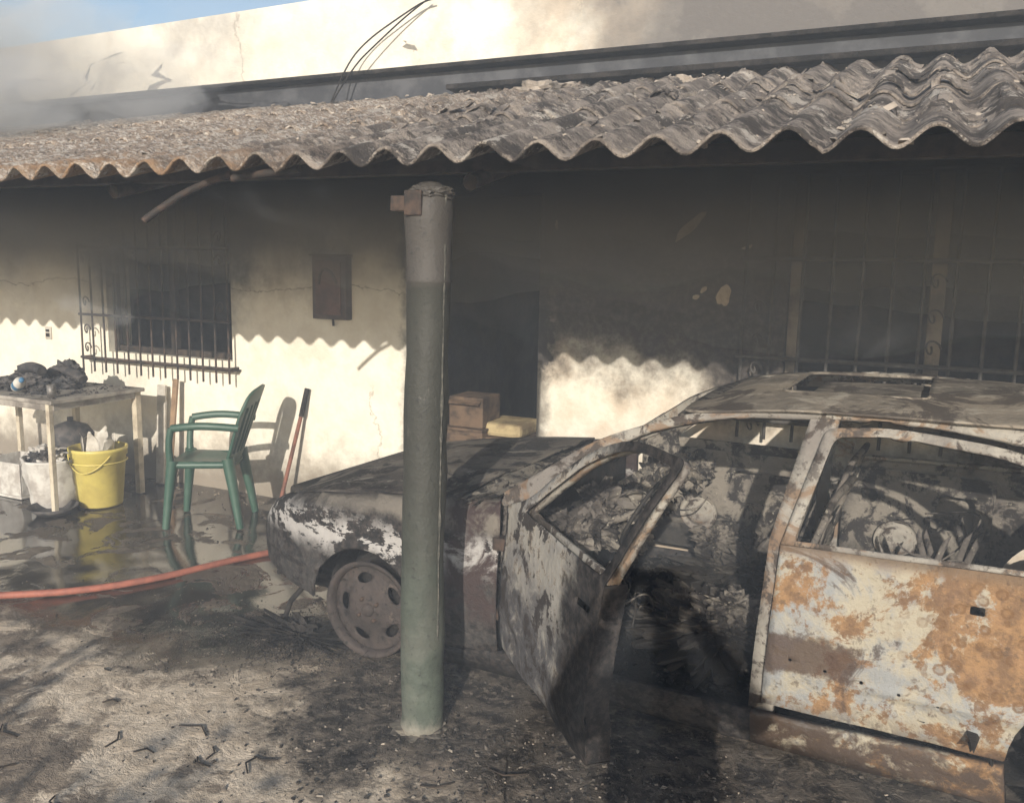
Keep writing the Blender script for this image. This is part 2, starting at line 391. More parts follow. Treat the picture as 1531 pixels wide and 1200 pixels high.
for k in range(nb+1):
    x=-5.84+k*(1.47/nb); gl.append([(x,gy,.80),(x,gy,2.16)])
grille=tubes('window_grille',gl,.0075,fr,house)
tubes('window_grille_rails',[[(-5.86,gy,z),(-4.35,gy,z)] for z in(.905,1.235,1.74,2.12)]+[[(x,gy,z),(x,WY,z)] for x in(-5.84,-4.37) for z in(.905,2.12)],.010,fr,house)
sc=[]
for z in(.98,1.12,1.33,1.66,1.82): sc.append(scroll(-5.78,gy-.004,z,.045)); 
for z in(1.33,1.66,1.82): sc.append(scroll(-4.43,gy-.004,z,.045,-1))
tubes('window_grille_scrolls',sc,.005,fr,house)
box('grille_shelf',(-5.86,gy+.01,.885),(-4.34,WY-.002,.897),fr,house,.002)
for k,(a,b) in enumerate([(-5.655,-5.61),(-5.06,-5.0),(-4.47,-4.425)]): box('window_frame_post_%d'%k,(a,WY+.05,.955),(b,WY+.09,2.095),WOODC,house,.004)
box('window_frame_sill',(-5.6,WY+.051,.955),(-4.48,WY+.089,1.0),WOODC,house,.004)
gy=WY-.10
gl=[]
GIR=simple('ash_dusted_iron',(.085,.078,.07),(.045,.04,.036),sc=14,rough=.8,metal=.1)
for x in(-.84,-.70,-.56,-.42,-.28,-.14,0.0,.14,.28,.42,.56,.70,.84,.98,1.1): gl.append([(x,gy,.78),(x+.006*math.sin(x*40),gy,1.5),(x,gy,2.2)])
tubes('big_window_grille',gl,.0085,GIR,house)
tubes('big_window_grille_rails',[[(-.87,gy,z),(1.12,gy,z)] for z in(.88,1.21,1.72,2.15)],.012,GIR,house)
sc=[]
for z in(1.0,1.1,1.3,1.45,1.62): sc.append(scroll(.055,gy-.004,z,.045)); sc.append(scroll(-.77,gy-.004,z-.15,.04))
tubes('big_window_grille_scrolls',sc,.005,GIR,house)
PALEW=simple('sooty_pale_wood',(.26,.22,.17),(.10,.085,.07),sc=5,rough=.85)
for k,(a,b) in enumerate([(-.635,-.575),(.03,.10),(.92,.975)]): box('big_window_post_%d'%k,(a,WY+.04,.925),(b,WY+.09,2.145),PALEW,house,.004)
box('big_window_bottom_rail',(-.57,WY+.041,.925),(.915,WY+.089,.975),PALEW,house,.004)
box('big_window_sill',(-.72,WY-.035,.86),(1.05,WY-.002,.915),PALEW,house,.006)
CHIP=simple('bare_plaster',(.50,.42,.32),(.38,.30,.22),sc=20,rough=.95,coord='W')
def chip(x,z,a,b,rot,sd):
    pts=[]
    for k in range(18):
        t=6.283*k/18; r=1+.35*ns(math.cos(t),math.sin(t),sd,1.4,sd)
        u,v=a*r*math.cos(t),b*r*math.sin(t); pts.append((x+u*math.cos(rot)-v*math.sin(rot),z+u*math.sin(rot)+v*math.cos(rot)))
    panel('bare_plaster_patch',[pts],lambda u,v:(u,WY-.003,v),None,0,CHIP,house,False)
chip(-.97,1.52,.035,.055,-.3,1); chip(-1.17,1.885,.11,.026,.75,2); chip(-1.08,1.55,.02,.012,.8,3); chip(-1.12,1.51,.018,.014,.2,4); chip(-.86,1.78,.03,.01,.3,5); chip(-1.95,1.9,.01,.03,.1,6)
tubes('parapet_cable',[[(-3.35,4.5,2.62),(-3.33,4.62,2.85),(-3.2,4.66,3.00),(-2.95,4.68,3.13),(-2.8,4.69,3.20),(-2.74,4.69,3.20)],[(-3.34,4.5,2.62),(-3.28,4.62,2.84),(-3.12,4.66,2.98),(-2.9,4.68,3.14),(-2.77,4.69,3.21)]],.005,BLACK,house,spline='NURBS')

EY,EZ,TY,TZ=2.42,1.985,4.69,2.60
PITCH=.177
def roofpt(x,t):
    y=EY+(TY-EY)*t; z=EZ+(TZ-EZ)*t
    w=.027*math.cos(2*math.pi*x/PITCH)
    sag=.012*ns(x,y,0,.5,3)
    return Vector((x,y,z+w+sag+.004*ns(x,y,0,5,4)))
def roofrow(t0,t1,dz,name,x0=-10,x1=3.1):
    bm=bmesh.new(); nx=int((x1-x0)/(PITCH/12)); ny=30
    rows=[]
    for j in range(ny+1):
        row=[]
        for i in range(nx+1):
            x=x0+(x1-x0)*i/nx; t=t0+(t1-t0)*j/ny
            sh=int((x-x0)/.885)
            e=0
            if j==0:
                e=-.004*((sh*37)%5)/5 + .0035*ns(x,0,0,16,3)
                q=ns(x,0,0,2.6,9)
                if q>.40: e+=.010*(q-.40)/.1
            p=roofpt(x,t+e); p.z+=dz+.010*((x-x0)/.885-sh)
            row.append(bm.verts.new(p))
        rows.append(row)
    for j in range(ny):
        for i in range(nx):
            bm.faces.new((rows[j][i],rows[j][i+1],rows[j+1][i+1],rows[j+1][i]))
    o=mkobj(name,bm,ROOF,house,True); solid(o,.009,1)
roofrow(0,.40,0,'corrugated_porch_roof_lower'); roofrow(.37,.72,.014,'corrugated_porch_roof_middle'); roofrow(.69,1.0,.028,'corrugated_porch_roof_upper')
for k,t in enumerate((.17,.55,.95)):
    y=EY+(TY-EY)*t; z=EZ+(TZ-EZ)*t
    box('purlin_%d'%k,(-10,y+.03,z-.105),(3.1,y+.09,z-.04),WOODC,house,.004)
for k,x in enumerate((-7.2,-5.2,-3.2,-1.46,.4,2.4)):
    tubes('rafter_%d'%k,[[(x,2.75,1.94),(x,4.74,2.47)]],.03,WOODC,house)
PAL=simple('roof_rubble',(.36,.31,.26),(.12,.105,.09),sc=6,rough=.95,coord='W',lo=.42,hi=.6)
pts=[]
for k in range(4200):
    x=random.uniform(-7,1.2); t=random.random()
    d=1 if x>-2.6 else .4
    if random.random()>d: continue
    p=roofpt(x,t); s=random.choice((.005,.007,.010,.016)) *random.uniform(.6,1.3)
    if x>-1.8 and random.random()<.04: s*=2.3
    pts.append((p.x,p.y,p.z+.012+.02*(t>.4),s))
for k in range(600):
    x=random.gauss(-2.0,.6) if k%2 else random.uniform(-4,2); t=random.uniform(.86,.99); p=roofpt(x,t); pts.append((p.x,p.y,p.z+.03+random.random()*.02,random.uniform(.008,.026)))
scatter('roof_rubble',pts,PAL,house,.3)
bm=bmesh.new()
for k in range(120):
    x=random.uniform(-2.3,1.0); t=random.uniform(.12,.95); w=random.uniform(.03,.12); l=random.uniform(.012,.05); an=random.uniform(-.5,.5)
    G=[[None]*4 for _ in range(7)]
    for i in range(7):
        for j in range(4):
            u=(i/6-.5)*w*2*(1+.3*ns(j,k,0,1)); v=(j/3-.5)*l*(1+.6*ns(i,k,3,1.3))
            xx=x+u*math.cos(an)-v*math.sin(an); tt=t+(u*math.sin(an)*.5+v)
            p=roofpt(xx,min(.99,max(.01,tt))); G[i][j]=bm.verts.new((p.x,p.y,p.z+.016+.03*(tt>.4)+.012*(j/3)+.010*ns(i,j,k,.9)))
    for i in range(6):
        for j in range(3): bm.faces.new((G[i][j],G[i+1][j],G[i+1][j+1],G[i][j+1]))
solid(mkobj('delaminated_flakes',bm,ROOF,house,False),.005)
for k,(x,t,s) in enumerate([(-1.95,.93,.10),(-1.2,.95,.09),(-2.9,.95,.06),(-.3,.9,.05)]):
    p=roofpt(x,t); blob('roof_rubble_heap_%d'%k,(p.x,p.y,p.z+.01),(s*1.8,s*.7,s*.5),PAL,house,.6,3,4,k)

CUSH=simple('scorched_cushion',(.45,.36,.20),(.25,.19,.11),sc=8)
def cabinet():
    e=empty('charred_sideboard',(-2.82,5.62,0))
    BR=simple('scorched_wood',(.15,.10,.065),(.05,.036,.027),sc=7)
    box('top',(-.05,-.22,.42),(.42,.22,.46),BR,e); box('cushion',(-.02,-.19,.462),(.36,.18,.56),CUSH,e,.03)
    for k,(x,y) in enumerate(((-.03,-.2),(.38,-.2),(-.03,.16),(.38,.16))): box('leg_%d'%k,(x,y,0),(x+.035,y+.035,.419),BR,e)
    box('apron',(.01,-.19,.33),(.375,-.17,.418),BR,e)
    e2=empty('scorched_cabinet',(-3.02,5.35,0))
    box('body',(0,0,0),(.30,.35,.50),BR,e2,.006); box('door_panel',(.02,-.012,.05),(.28,-.002,.47),BR,e2,.004)
    box('lid',(-.01,-.02,.502),(.31,.36,.52),BR,e2,.004)
    box('carton',(.02,.02,.522),(.29,.30,.74),BR,e2,.008); box('carton_flap',(.03,-.03,.70),(.28,.015,.71),BR,e2,.002,rot=(rad(25),0,0))
    scat=[(random.uniform(-.05,.45),random.uniform(-.4,.4),random.uniform(0,.02),random.uniform(.02,.06)) for k in range(60)]
    scatter('rubble',scat,BLACK,e)
cabinet()

mb=empty('electric_meter_box',(-3.52,WY,1.495))
RED=simple('scorched_red_brown',(.15,.08,.065),(.075,.045,.038),sc=6,rough=.6)
RED2=simple('scorched_dark_frame',(.07,.05,.045),(.11,.085,.07),sc=8,rough=.7)
box('casing',(-.135,-.07,-.205),(.135,-.001,.205),RED2,mb,.006)
box('door',(-.10,-.082,-.175),(.10,-.071,.175),RED,mb,.01)
box('drip_lid',(-.145,-.09,.207),(.145,-.001,.217),RED2,mb,.003)
tubes('melted_window',[[(-.07,-.085,.02),(-.06,-.088,.10),(-.02,-.086,.13),(.05,-.088,.09),(.07,-.085,.03)]],.010,RED2,mb,spline='NURBS')
tubes('cable_tail',[[(0,-.03,-.205),(.005,-.03,-.25)]],.008,BLACK,mb)
so=empty('electrical_outlet',(-6.33,WY,1.06))
WH=simple('dirty_white_plastic',(.55,.52,.46),(.38,.35,.3),sc=10,rough=.5)
box('plate',(-.035,-.012,-.05),(.035,-.001,.05),WH,so,.004); box('socket',(-.02,-.018,-.03),(.02,-.0125,.0),BLACK,so,.003); box('switch',(-.02,-.018,.01),(.02,-.0125,.03),BLACK,so,.003)

# ---------------------------------------------------------------- column
def col_mat():
    b=NB('sooty_green_paint','W',.6,0,.35)
    n1=b.no(4,6,.65); n2=b.no(18,6,.7,off=4); n3=b.no(50,4,.7,off=8)
    g=b.mx(b.mr(n2,.35,.65),(.088,.105,.084),(.062,.075,.06))
    g=b.mx(b.ma('MULTIPLY',b.mr(n1,.5,.62),.45),g,(.145,.15,.125))
    zz=b.ma('ADD',b.z,b.ma('MULTIPLY',b.ma('SUBTRACT',n1,.5),.7))
    s=b.mr(zz,.1,1.0)
    g=b.mx(b.ma('MULTIPLY',s,.9),g,(.038,.036,.030))
    t=b.mr(b.ma('ADD',b.z,b.ma('MULTIPLY',n2,.06)),1.60,1.64)
    g=b.mx(t,g,(.062,.055,.048))
    g=b.mx(b.ma('MULTIPLY',b.mr(n3,.58,.68),.6),g,(.02,.02,.02))
    g=b.mx(b.ma('MULTIPLY',b.mr(b.no(9,7,.8,off=70,stretch=(1,1,.4)),.58,.63),.4),g,(.13,.12,.10))
    foot=b.mr(b.ma('ADD',b.z,b.ma('MULTIPLY',n2,.10)),.11,.05)
    g=b.mx(foot,g,(.24,.22,.18))
    b.base(g); b.bump(b.ma('ADD',n2,n3),.5,.007); return b.m
CMAT=col_mat()
pc=empty('porch_column',(-1.525,2.54,0)); pc.rotation_euler=(0,rad(.8),rad(0))
R0=.074
prof=[(0.0,-.02),(R0+.004,-.02),(R0+.003,.02),(R0,.035)]+[(R0+.0008*math.sin(k*2.3),.05+k*.1) for k in range(0,15)]+[(R0,1.595),(R0+.003,1.60),(R0-.001,1.61),(R0,1.72),(R0+.006,1.78),(R0+.010,1.82),(R0+.004,1.865),(R0-.015,1.90),(R0-.04,1.92),(0,1.925)]
o=lathe('shaft',prof,CMAT,pc,'Z',48,nz=.008)
rag=[]
for k in range(60):
    z=.35+k*.026; a=-.25+.05*ns(z,0,0,7)
    rag.append((math.cos(a)*(R0+.0),math.sin(a)*(R0+.0),z,.3+1.6*abs(ns(z,1,1,31))))
tubes('blistered_seam',[rag],.007,simple('blistered_paint',(.05,.05,.042),(.13,.12,.10),sc=40),pc)
box('bracket_tube',(-.115,-.06,1.825),(-.03,.0,1.875),IRON,pc,.004)
box('bracket_plate',(-.045,-.088,1.81),(.02,-.074,1.89),IRON,pc,.004)
blob('cap_mortar',(.012,0,1.885),(.076,.074,.03),CMAT,pc,.25,2,4,4)
blob('foot_mortar',(0,0,-.004),(.092,.09,.02),simple('foot_mortar_mat',(.17,.15,.12),(.08,.07,.06),sc=20),pc,.45,3,4,2)
dp=tubes('broken_downpipe',[[(-2.72,2.47,1.80),(-2.66,2.50,1.85),(-2.55,2.56,1.93),(-2.40,2.60,1.98)],[(-2.30,2.5,1.95),(-2.15,2.5,1.965),(-2.0,2.5,1.975)]],.014,IRON,None,spline='NURBS')

# ---------------------------------------------------------------- car
car=empty('burnt_out_car',(-1.98,3.70,0),rad(-2.5))
RX=2.66
def lerp(tab,x):
    if x<=tab[0][0]: return tab[0][1]
    for (a,b),(c,d) in zip(tab,tab[1:]):
        if x<=c: 
            t=(x-a)/(c-a); return b+(d-b)*t
    return tab[-1][1]
def hw(x):
    w=.80
    if x<-.12: w-=.24*((-.12-x)/.64)**2.2
    if x>2.6: w-=.12*((x-2.6)/.9)**2
    return w
ZF=[(-.78,.47),(-.70,.54),(-.55,.605),(-.3,.66),(0,.70),(.35,.735),(.64,.765),(1.6,.775),(2.4,.80),(3.6,.80)]
def zf(x): return lerp(ZF,x)
def side(x,z):
    y=hw(x)
    if z<.33: y-=.055*((.33-z)/.25)**2
    y+=.009*math.exp(-((z-.36)/.018)**2)-.004*math.exp(-((z-.33)/.012)**2)
    if z>.45: y-=.03*(min(z,.80)-.45)/.35
    if z>.78: y-=.44*(z-.78)
    if x<.62 and z>zf(x)-.07:
        q=min(1,(z-(zf(x)-.07))/.07); y-=.07*(1-math.sqrt(max(0,1-q*q)))
    for cx in(0,RX):
        d=math.hypot(x-cx,z-.21); y+=.016*math.exp(-((d-.285)/.022)**2)
    return y+.008*ns(x,z,0,4,2)+.006*ns(x,z,1,9,4)
def NF(ins=0.0): return lambda u,v:(u,-(side(u,v)-ins),v)
def FF(ins=0.0): return lambda u,v:(u,(side(u,v)-ins),v)
def arch(cx,r,a0,a1,n=18): return [(cx+r*math.cos(a0+(a1-a0)*k/n),.21+r*math.sin(a0+(a1-a0)*k/n)) for k in range(n+1)]
fl=[(.33,.14),(.625,.14),(.625,.762)]+[(x,zf(x)) for x in(.5,.35,.15,0,-.15,-.3,-.42,-.55,-.65,-.70,-.74)]+[(-.765,.44),(-.755,.34),(-.72,.26),(-.28,.22)]+arch(0,.275,math.pi*.98,.0-.12)
qp=[(RX-.02,.50),(2.57,.795),(3.40,.80),(3.50,.66),(3.52,.35),(3.45,.24)]+arch(RX,.285,.05,math.pi*.60)
rd=[(1.635,.225),(RX-.318,.225)]+arch(RX,.312,math.pi*.98,math.pi*.61,8)+[(2.565,.795),(1.66,.772)]
rwo=rpoly([(1.66,.774,0),(1.755,1.145,.03),(1.95,1.165,.1),(2.35,1.13,.12),(2.58,1.0,.1),(2.68,.80,0)],.05)
rwi=rpoly([(1.70,.790,.015),(1.785,1.12,.03),(1.95,1.138,.1),(2.33,1.103,.12),(2.53,.985,.1),(2.615,.812,.02)],.05)
fdo=[(.64,.20,.02),(1.52,.20,.03),(1.555,.772,0),(1.69,1.155,.04),(1.37,1.155,.12),(1.12,1.06,.12),(.81,.82,.05),(.655,.765,.02)]
fdi=[(.84,.79,.03),(1.52,.79,.02),(1.648,1.128,.03),(1.38,1.126,.1),(1.15,1.037,.1)]
slit=lambda x,z,w,h:[(x,z),(x+w,z),(x+w,z+h),(x,z+h)]
def circ(x,z,r,n=18,e=1): return [(x+r*math.cos(6.283*k/n),z+r*e*math.sin(6.283*k/n)) for k in range(n)]
def body(sfx,F,near):
    panel('front_fender'+sfx,[fl],F(),.04,.006,CM['fender'],car)
    panel('rear_quarter'+sfx,[qp],F(),.06,.006,CM['rear'],car)
    trims=[circ(1.72+.11*k,.40-.012*k,.006,6) for k in range(5)] if near else []
    panel('rear_door_skin'+sfx,[rd,rpoly([(2.22,.655),(2.26,.655),(2.26,.68),(2.22,.68)],.006)]+trims,F(-.002),.04,.006,CM['rear'] if near else CM['inner'],car)
    panel('rear_door_frame'+sfx,[rwo,rwi],F(-.001),.05,.02,CM['pillar'],car)
    panel('sill'+sfx,[[(.34,.07),(1.60,.07),(1.60,.19),(.64,.175),(.36,.13)]],F(.012),.06,.03,CM['fender'],car)
    panel('sill_rear'+sfx,[[(1.603,.07),(RX-.29,.07),(RX-.31,.215),(1.603,.19)]],F(.006),.06,.03,CM['rear'],car)
    rail=rpoly([(.56,.755),(.96,1.03,.1),(1.32,1.165,.15),(1.9,1.215,.3),(2.6,1.175,.3),(3.25,.80,0),(2.78,.80,0),(2.61,1.01,.1),(2.38,1.145,.12),(1.95,1.185,.1),(1.38,1.146,.12),(1.10,1.06,.1),(.75,.80,.02),(.65,.75,0)],.1)
    panel('pillar_and_roof_rail'+sfx,[rail],F(.012),.05,.035,CM['pillar'],car)
    panel('b_pillar'+sfx,[[(1.585,.14),(1.665,.14),(1.70,.78),(1.79,1.18),(1.70,1.18),(1.62,.78)]],F(.022),.06,.05,CM['pillar'],car)
body('',NF,True); body('_far',FF,False)
fdc=rpoly(fdo,.02); fdw=rpoly(fdi,.03)
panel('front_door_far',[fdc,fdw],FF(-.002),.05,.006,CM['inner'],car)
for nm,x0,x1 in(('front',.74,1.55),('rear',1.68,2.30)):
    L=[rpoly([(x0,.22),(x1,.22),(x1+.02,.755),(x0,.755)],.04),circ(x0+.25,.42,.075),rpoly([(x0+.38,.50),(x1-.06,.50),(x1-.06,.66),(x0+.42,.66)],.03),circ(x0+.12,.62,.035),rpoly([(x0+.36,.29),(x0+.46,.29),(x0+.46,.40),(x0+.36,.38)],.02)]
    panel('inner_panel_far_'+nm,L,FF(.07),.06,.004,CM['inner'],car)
    lathe('speaker_ring_far_'+nm,[(.098,-.006),(.09,.012),(.07,.012),(.066,-.004),(.045,-.01),(.02,-.004),(0,-.004)],CM['pillar'],car,'Y',28).location=(x0+.25,side(x0+.25,.42)-.085,.42)
HX,HY=.64,-(side(.66,.5)-.01)
door=empty('open_front_door',(HX,HY,0),rad(-45)); door.parent=car
def DF(ins=0.0): return lambda u,v:(u-HX,-(side(max(u,.66),v)-ins)-HY,v)
panel('door_outer_skin',[fdc,fdw,slit(1.40,.665,.09,.022)],DF(0),.04,.005,CM['door'],door)
inn=rpoly([(.67,.21),(1.505,.21),(1.535,.765),(.70,.75)],.03)
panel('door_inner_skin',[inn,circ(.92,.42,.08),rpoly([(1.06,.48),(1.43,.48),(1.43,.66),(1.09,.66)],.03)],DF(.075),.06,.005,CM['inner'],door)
panel('door_frame_inner',[rpoly([(.75,.76,0),(1.54,.76,0),(1.668,1.142,.04),(1.37,1.142,.12),(1.13,1.05,.12)],.03),fdw],DF(.03),.05,.02,CM['pillar'],door)
def strip(name,pts,w0,w1,mat,parent):
    bm=bmesh.new(); A=[];B=[]
    for (u,v) in pts:
        A.append(bm.verts.new(DF(w0)(u,v))); B.append(bm.verts.new(DF(w1)(u,v)))
    for i in range(len(pts)-1): bm.faces.new((A[i],A[i+1],B[i+1],B[i]))
    bmesh.ops.recalc_face_normals(bm,faces=bm.faces); o=mkobj(name,bm,mat,parent); solid(o,.004)
strip('door_trailing_edge',[(1.518+.034*(k/10),.215+.555*k/10) for k in range(11)],.003,.078,CM['door'],door)
strip('door_leading_edge',[(.652,.215+.54*k/10) for k in range(11)],.003,.078,CM['inner'],door)
strip('door_bottom_edge',[(.66+.85*k/10,.207) for k in range(11)],.003,.078,CM['inner'],door)
box('door_hinge_upper',(.60,HY-.01,.58),(.68,HY+.04,.63),IRON,car); box('door_hinge_lower',(.60,HY-.01,.30),(.68,HY+.04,.35),IRON,car)
panel('hinge_pillar',[[(.60,.14),(.70,.14),(.68,.76),(.58,.76)]],NF(.05),.1,.05,CM['inner'],car)
def hood(u,v):
    w=hw(u)-.075; y=v*w
    return (u, y, zf(u)+.045*(1-abs(v)**2.2)*min(1,(u+.86)/.5)+.006+.012*ns(u,y,0,3,7)+.010*math.exp(-((abs(v)-.55)/.06)**2))
panel('hood',[[(-.755,-.985),(.40,-.985),(.46,-.5),(.48,0),(.46,.5),(.40,.985),(-.755,.985)]],hood,.06,.008,CM['hood'],car)
panel('nose_panel',[rect(-1,1,.20,.47)],lambda u,v:(-.77-.05*(1-u*u)+.02,u*(hw(-.76)-.03),v),.1,.01,BLACK,car)
panel('cowl_grille',[rect(.41,.62,-.66,.66)],lambda u,v:(u,v,.735+.03*ns(u,v,0,9,1)-.1*abs(u-.50)),.04,.01,BLACK,car)
panel('windscreen_base',[rect(.61,.67,-.69,.69)],lambda u,v:(u,v,.775+.02*(1-(v/.7)**2)),.1,.02,CM['pillar'],car)
box('engine_bay_liner',(-.68,-.50,.12),(.45,.50,.60),BLACK,car,.02)
box('firewall',(.55,-.70,.13),(.59,.70,.72),BLACK,car,.01)
blob('cowl_debris',(.50,-.2,.745),(.10,.5,.035),CM['inner'],car,.6,4,4,3)
def roof(u,v):
    e=sstep(1.22,1.50,u)*(1-.5*sstep(2.5,2.9,u))
    q=abs(v)/.625
    return (u+.05*q*q*(1-sstep(1.3,2,u)),v,1.160+.054*e*(1-q**2.4)+.006*e+.030*sstep(1.25,1.8,u)*(1-sstep(2.3,2.9,u))+.011*ns(u,v,0,3,9))
sr=rpoly([(1.56,-.36),(2.04,-.36),(2.04,.28),(1.56,.28)],.04)
panel('roof',[rpoly([(1.22,-.60),(2.0,-.615,.3),(2.88,-.58,.05),(2.88,.58,.05),(2.0,.615,.3),(1.22,.60)],.03),sr],roof,.06,.008,CM['roof'],car)
tubes('sunroof_frame',[[ (lambda p:(p[0],p[1],p[2]-.002))(roof(*q)) for q in rpoly([(1.555,-.365),(2.045,-.365),(2.045,.285),(1.555,.285)],.04)]],.007,CM['roof'],car,cyc=True)
panel('sunroof_panel',[rpoly([(1.64,-.34),(2.03,-.34),(2.03,.26),(1.64,.26)],.03)],lambda u,v:(u,v,1.204+.02*(u-1.7)+.006*ns(u,v,0,9)),.05,.006,CM['roof'],car)
panel('roof_front_header',[rect(1.24,1.35,-.58,.58)],lambda u,v:(u,v,1.135+.035*(1-(v/.6)**2)),.1,.02,CM['inner'],car)
panel('boot_lid',[rect(-.6,.6,3.15,3.48)],lambda u,v:(v,u,.815-.1*sstep(3.35,3.48,v)),.1,.01,CM['roof'],car)
panel('rear_panel',[rect(-.62,.62,.22,.74)],lambda u,v:(3.49,u,v),.1,.01,CM['rear'],car)
panel('floor_pan',[rect(.62,3.45,-.70,.70)],lambda u,v:(u,v,.12+.03*ns(u,v,0,7,2)+.03*math.exp(-(v/.12)**2)),.05,.01,BLACK,car)
tubes('dashboard_beam',[[(.80,-.70,.66),(.82,0,.68),(.80,.70,.66)]],.03,CM['inner'],car)
for k in range(9):
    blob('dashboard_wreck_%d'%k,(.88+random.uniform(-.08,.14),-.55+k*.13,.60+random.uniform(-.07,.08)),(.10,.09,.08),CM['inner'],car,.8,3,4,k+20)
sw=lathe('steering_wheel',[(.165,-.008),(.175,0),(.165,.008),(.155,0),(.165,-.008)],CM['inner'],car,'Z',30); sw.location=(1.06,-.36,.70); sw.rotation_euler=(0,rad(-62),0)
tubes('steering_column',[[(.8,-.36,.58),(1.06,-.36,.70)],[(1.06,-.52,.70),(1.06,-.2,.70)]],.018,CM['inner'],car)
def seat(nm,x,y,w=.44):
    jt=lambda a:random.uniform(-a,a)
    L=[[(x,y-w/2,.22),(x+.05,y-w/2,.36),(x+.2,y-w/2+.02,.80),(x+.22,y-w/2+.08,.87),(x+.25,y+w/2-.08,.90),(x+.22,y+w/2-.02,.82),(x+.05,y+w/2,.36),(x,y+w/2,.22)]]
    tubes(nm+'_frame',L,.013,CM['inner'],car)
    Z=[]
    for j in range(7):
        z=.40+j*.065+jt(.02); xx=x+.05+.15*(z-.36)/.46
        Z.append([(xx+jt(.03),y-w/2+.01+k*w/14,z+jt(.025)) for k in range(random.randint(7,14))])
    for j in range(6):
        Z.append([(x-.03-j*.06+jt(.02),y-w/2+.01+k*w/14,.36+jt(.025)) for k in range(random.randint(5,13))])
    tubes(nm+'_springs',Z,.003,CM['inner'],car,res=1,spline='NURBS')
    panel(nm+'_back_remains',[rpoly([(y-w/2+.02,.40),(y+w/2-.02,.40),(y+w/2-.05,.80),(y+.05,.72),(y-w/2+.04,.84)],.03),circ(y,.56,.05)],lambda u,v:(x+.075+.15*(v-.36)/.46+.03*ns(u,v,0,8,3),u,v),.04,.006,CM['inner'],car)
    blob(nm+'_ash',(x-.18,y,.27),(.27,.25,.10),CM['inner'],car,.8,5,5,int(x*10),)
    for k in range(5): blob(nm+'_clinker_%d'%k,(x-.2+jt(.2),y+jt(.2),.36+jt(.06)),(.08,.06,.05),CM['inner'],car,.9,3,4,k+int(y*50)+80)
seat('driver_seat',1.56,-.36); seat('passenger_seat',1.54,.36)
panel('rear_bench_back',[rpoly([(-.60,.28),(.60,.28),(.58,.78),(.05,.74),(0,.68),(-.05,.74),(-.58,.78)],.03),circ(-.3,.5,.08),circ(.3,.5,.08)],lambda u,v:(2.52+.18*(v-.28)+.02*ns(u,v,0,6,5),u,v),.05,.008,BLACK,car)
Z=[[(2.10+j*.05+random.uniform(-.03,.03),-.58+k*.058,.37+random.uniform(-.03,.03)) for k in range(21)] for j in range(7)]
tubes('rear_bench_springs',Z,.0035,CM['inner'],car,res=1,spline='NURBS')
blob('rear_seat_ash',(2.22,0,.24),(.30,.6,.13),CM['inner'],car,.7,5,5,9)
wl=[]
for k in range(34):
    cx,cy,cz=random.choice(((.92,-.3,.6),(.92,.2,.6),(1.32,.1,.28),(2.1,.15,.5),(1.1,-.4,.3)))
    p=Vector((cx,cy,cz)); l=[tuple(p)]
    for j in range(6):
        p=p+Vector((random.uniform(-.09,.09),random.uniform(-.1,.1),random.uniform(-.07,.07))); p.z=max(.15,p.z); l.append(tuple(p))
    wl.append(l)
tubes('burnt_wiring',wl,.004,CM['inner'],car,res=1,spline='NURBS')
for k in range(7):
    a=random.uniform(-.5,.5); panel('bent_bracket_%d'%k,[rpoly([(0,0),(.03,0),(.02,.28),(.0,.24)],.01)],lambda u,v,a=a,k=k:(2.06+u+v*math.sin(a)*.7+.03*k,.05+.05*k+v*.2*math.cos(k),.42+v*.9*math.cos(a)),.05,.006,CM['inner'],car)
pts=[(random.uniform(.7,3.3),random.uniform(-.70,.70),.14+random.random()*.05,random.choice((.006,.010,.018))*random.uniform(.6,1.4)) for k in range(4200)]
scatter('interior_debris',pts,CM['inner'],car,.4)
def wheel(nm,x,y,st=0):
    e=empty(nm,(x,y,.212),st); e.parent=car
    outer=circ(0,0,.188,60)
    holes=[]
    for k in range(5):
        a=math.pi/2+.25+k*2*math.pi/5; h=[]
        for j in range(16):
            t=2*math.pi*j/16; rr=.133+.022*math.sin(t); aa=a+.30*math.cos(t); h.append((rr*math.cos(aa),rr*math.sin(aa)))
        holes.append(h)
    def dish(u,v):
        r=math.hypot(u,v); return (u,-.035-.018*math.cos(min(1,r/.19)*math.pi),v)
    panel('disc',[outer]+holes,dish,.03,.010,CM['rim'],e)
    lathe('barrel',[(.178,.10),(.182,.0),(.19,-.02),(.190,-.040),(.207,-.044),(.212,-.052),(.207,-.058),(.188,-.050),(.184,-.02)],CM['rim'],e,'Y',60)
    lathe('inner_flange',[(.16,.10),(.21,.105),(.212,.115),(.16,.12)],BLACK,e,'Y',40)
    lathe('hub_cap',[(0,-.066),(.024,-.064),(.03,-.055),(.032,-.04)],CM['rim'],e,'Y',24)
    for k in range(4):
        a=.6+k*math.pi/2; lathe('wheel_bolt_%d'%k,[(0,-.062),(.008,-.062),(.009,-.045)],IRON,e,'Y',8).location=(.052*math.cos(a),0,.052*math.sin(a))
    lathe('brake_disc',[(0,.03),(.15,.03),(.15,.045),(0,.045)],BLACK,e,'Y',30)
wheel('front_wheel',0,-.735,rad(3)); wheel('rear_wheel',RX,-.735); wheel('front_wheel_far',0,.735); wheel('rear_wheel_far',RX,.735)
tubes('front_strut',[[(0,-.60,.22),(.02,-.52,.60)],[(0,-.7,.16),(.05,-.3,.15)],[(-.25,-.66,.24),(-.42,-.62,.21),(-.55,-.60,.17)],[(-.3,-.7,.3),(-.5,-.66,.26),(-.66,-.6,.2)],[(-.4,-.66,.25),(-.5,-.7,.12),(-.55,-.68,.03)]],.012,BLACK,car)
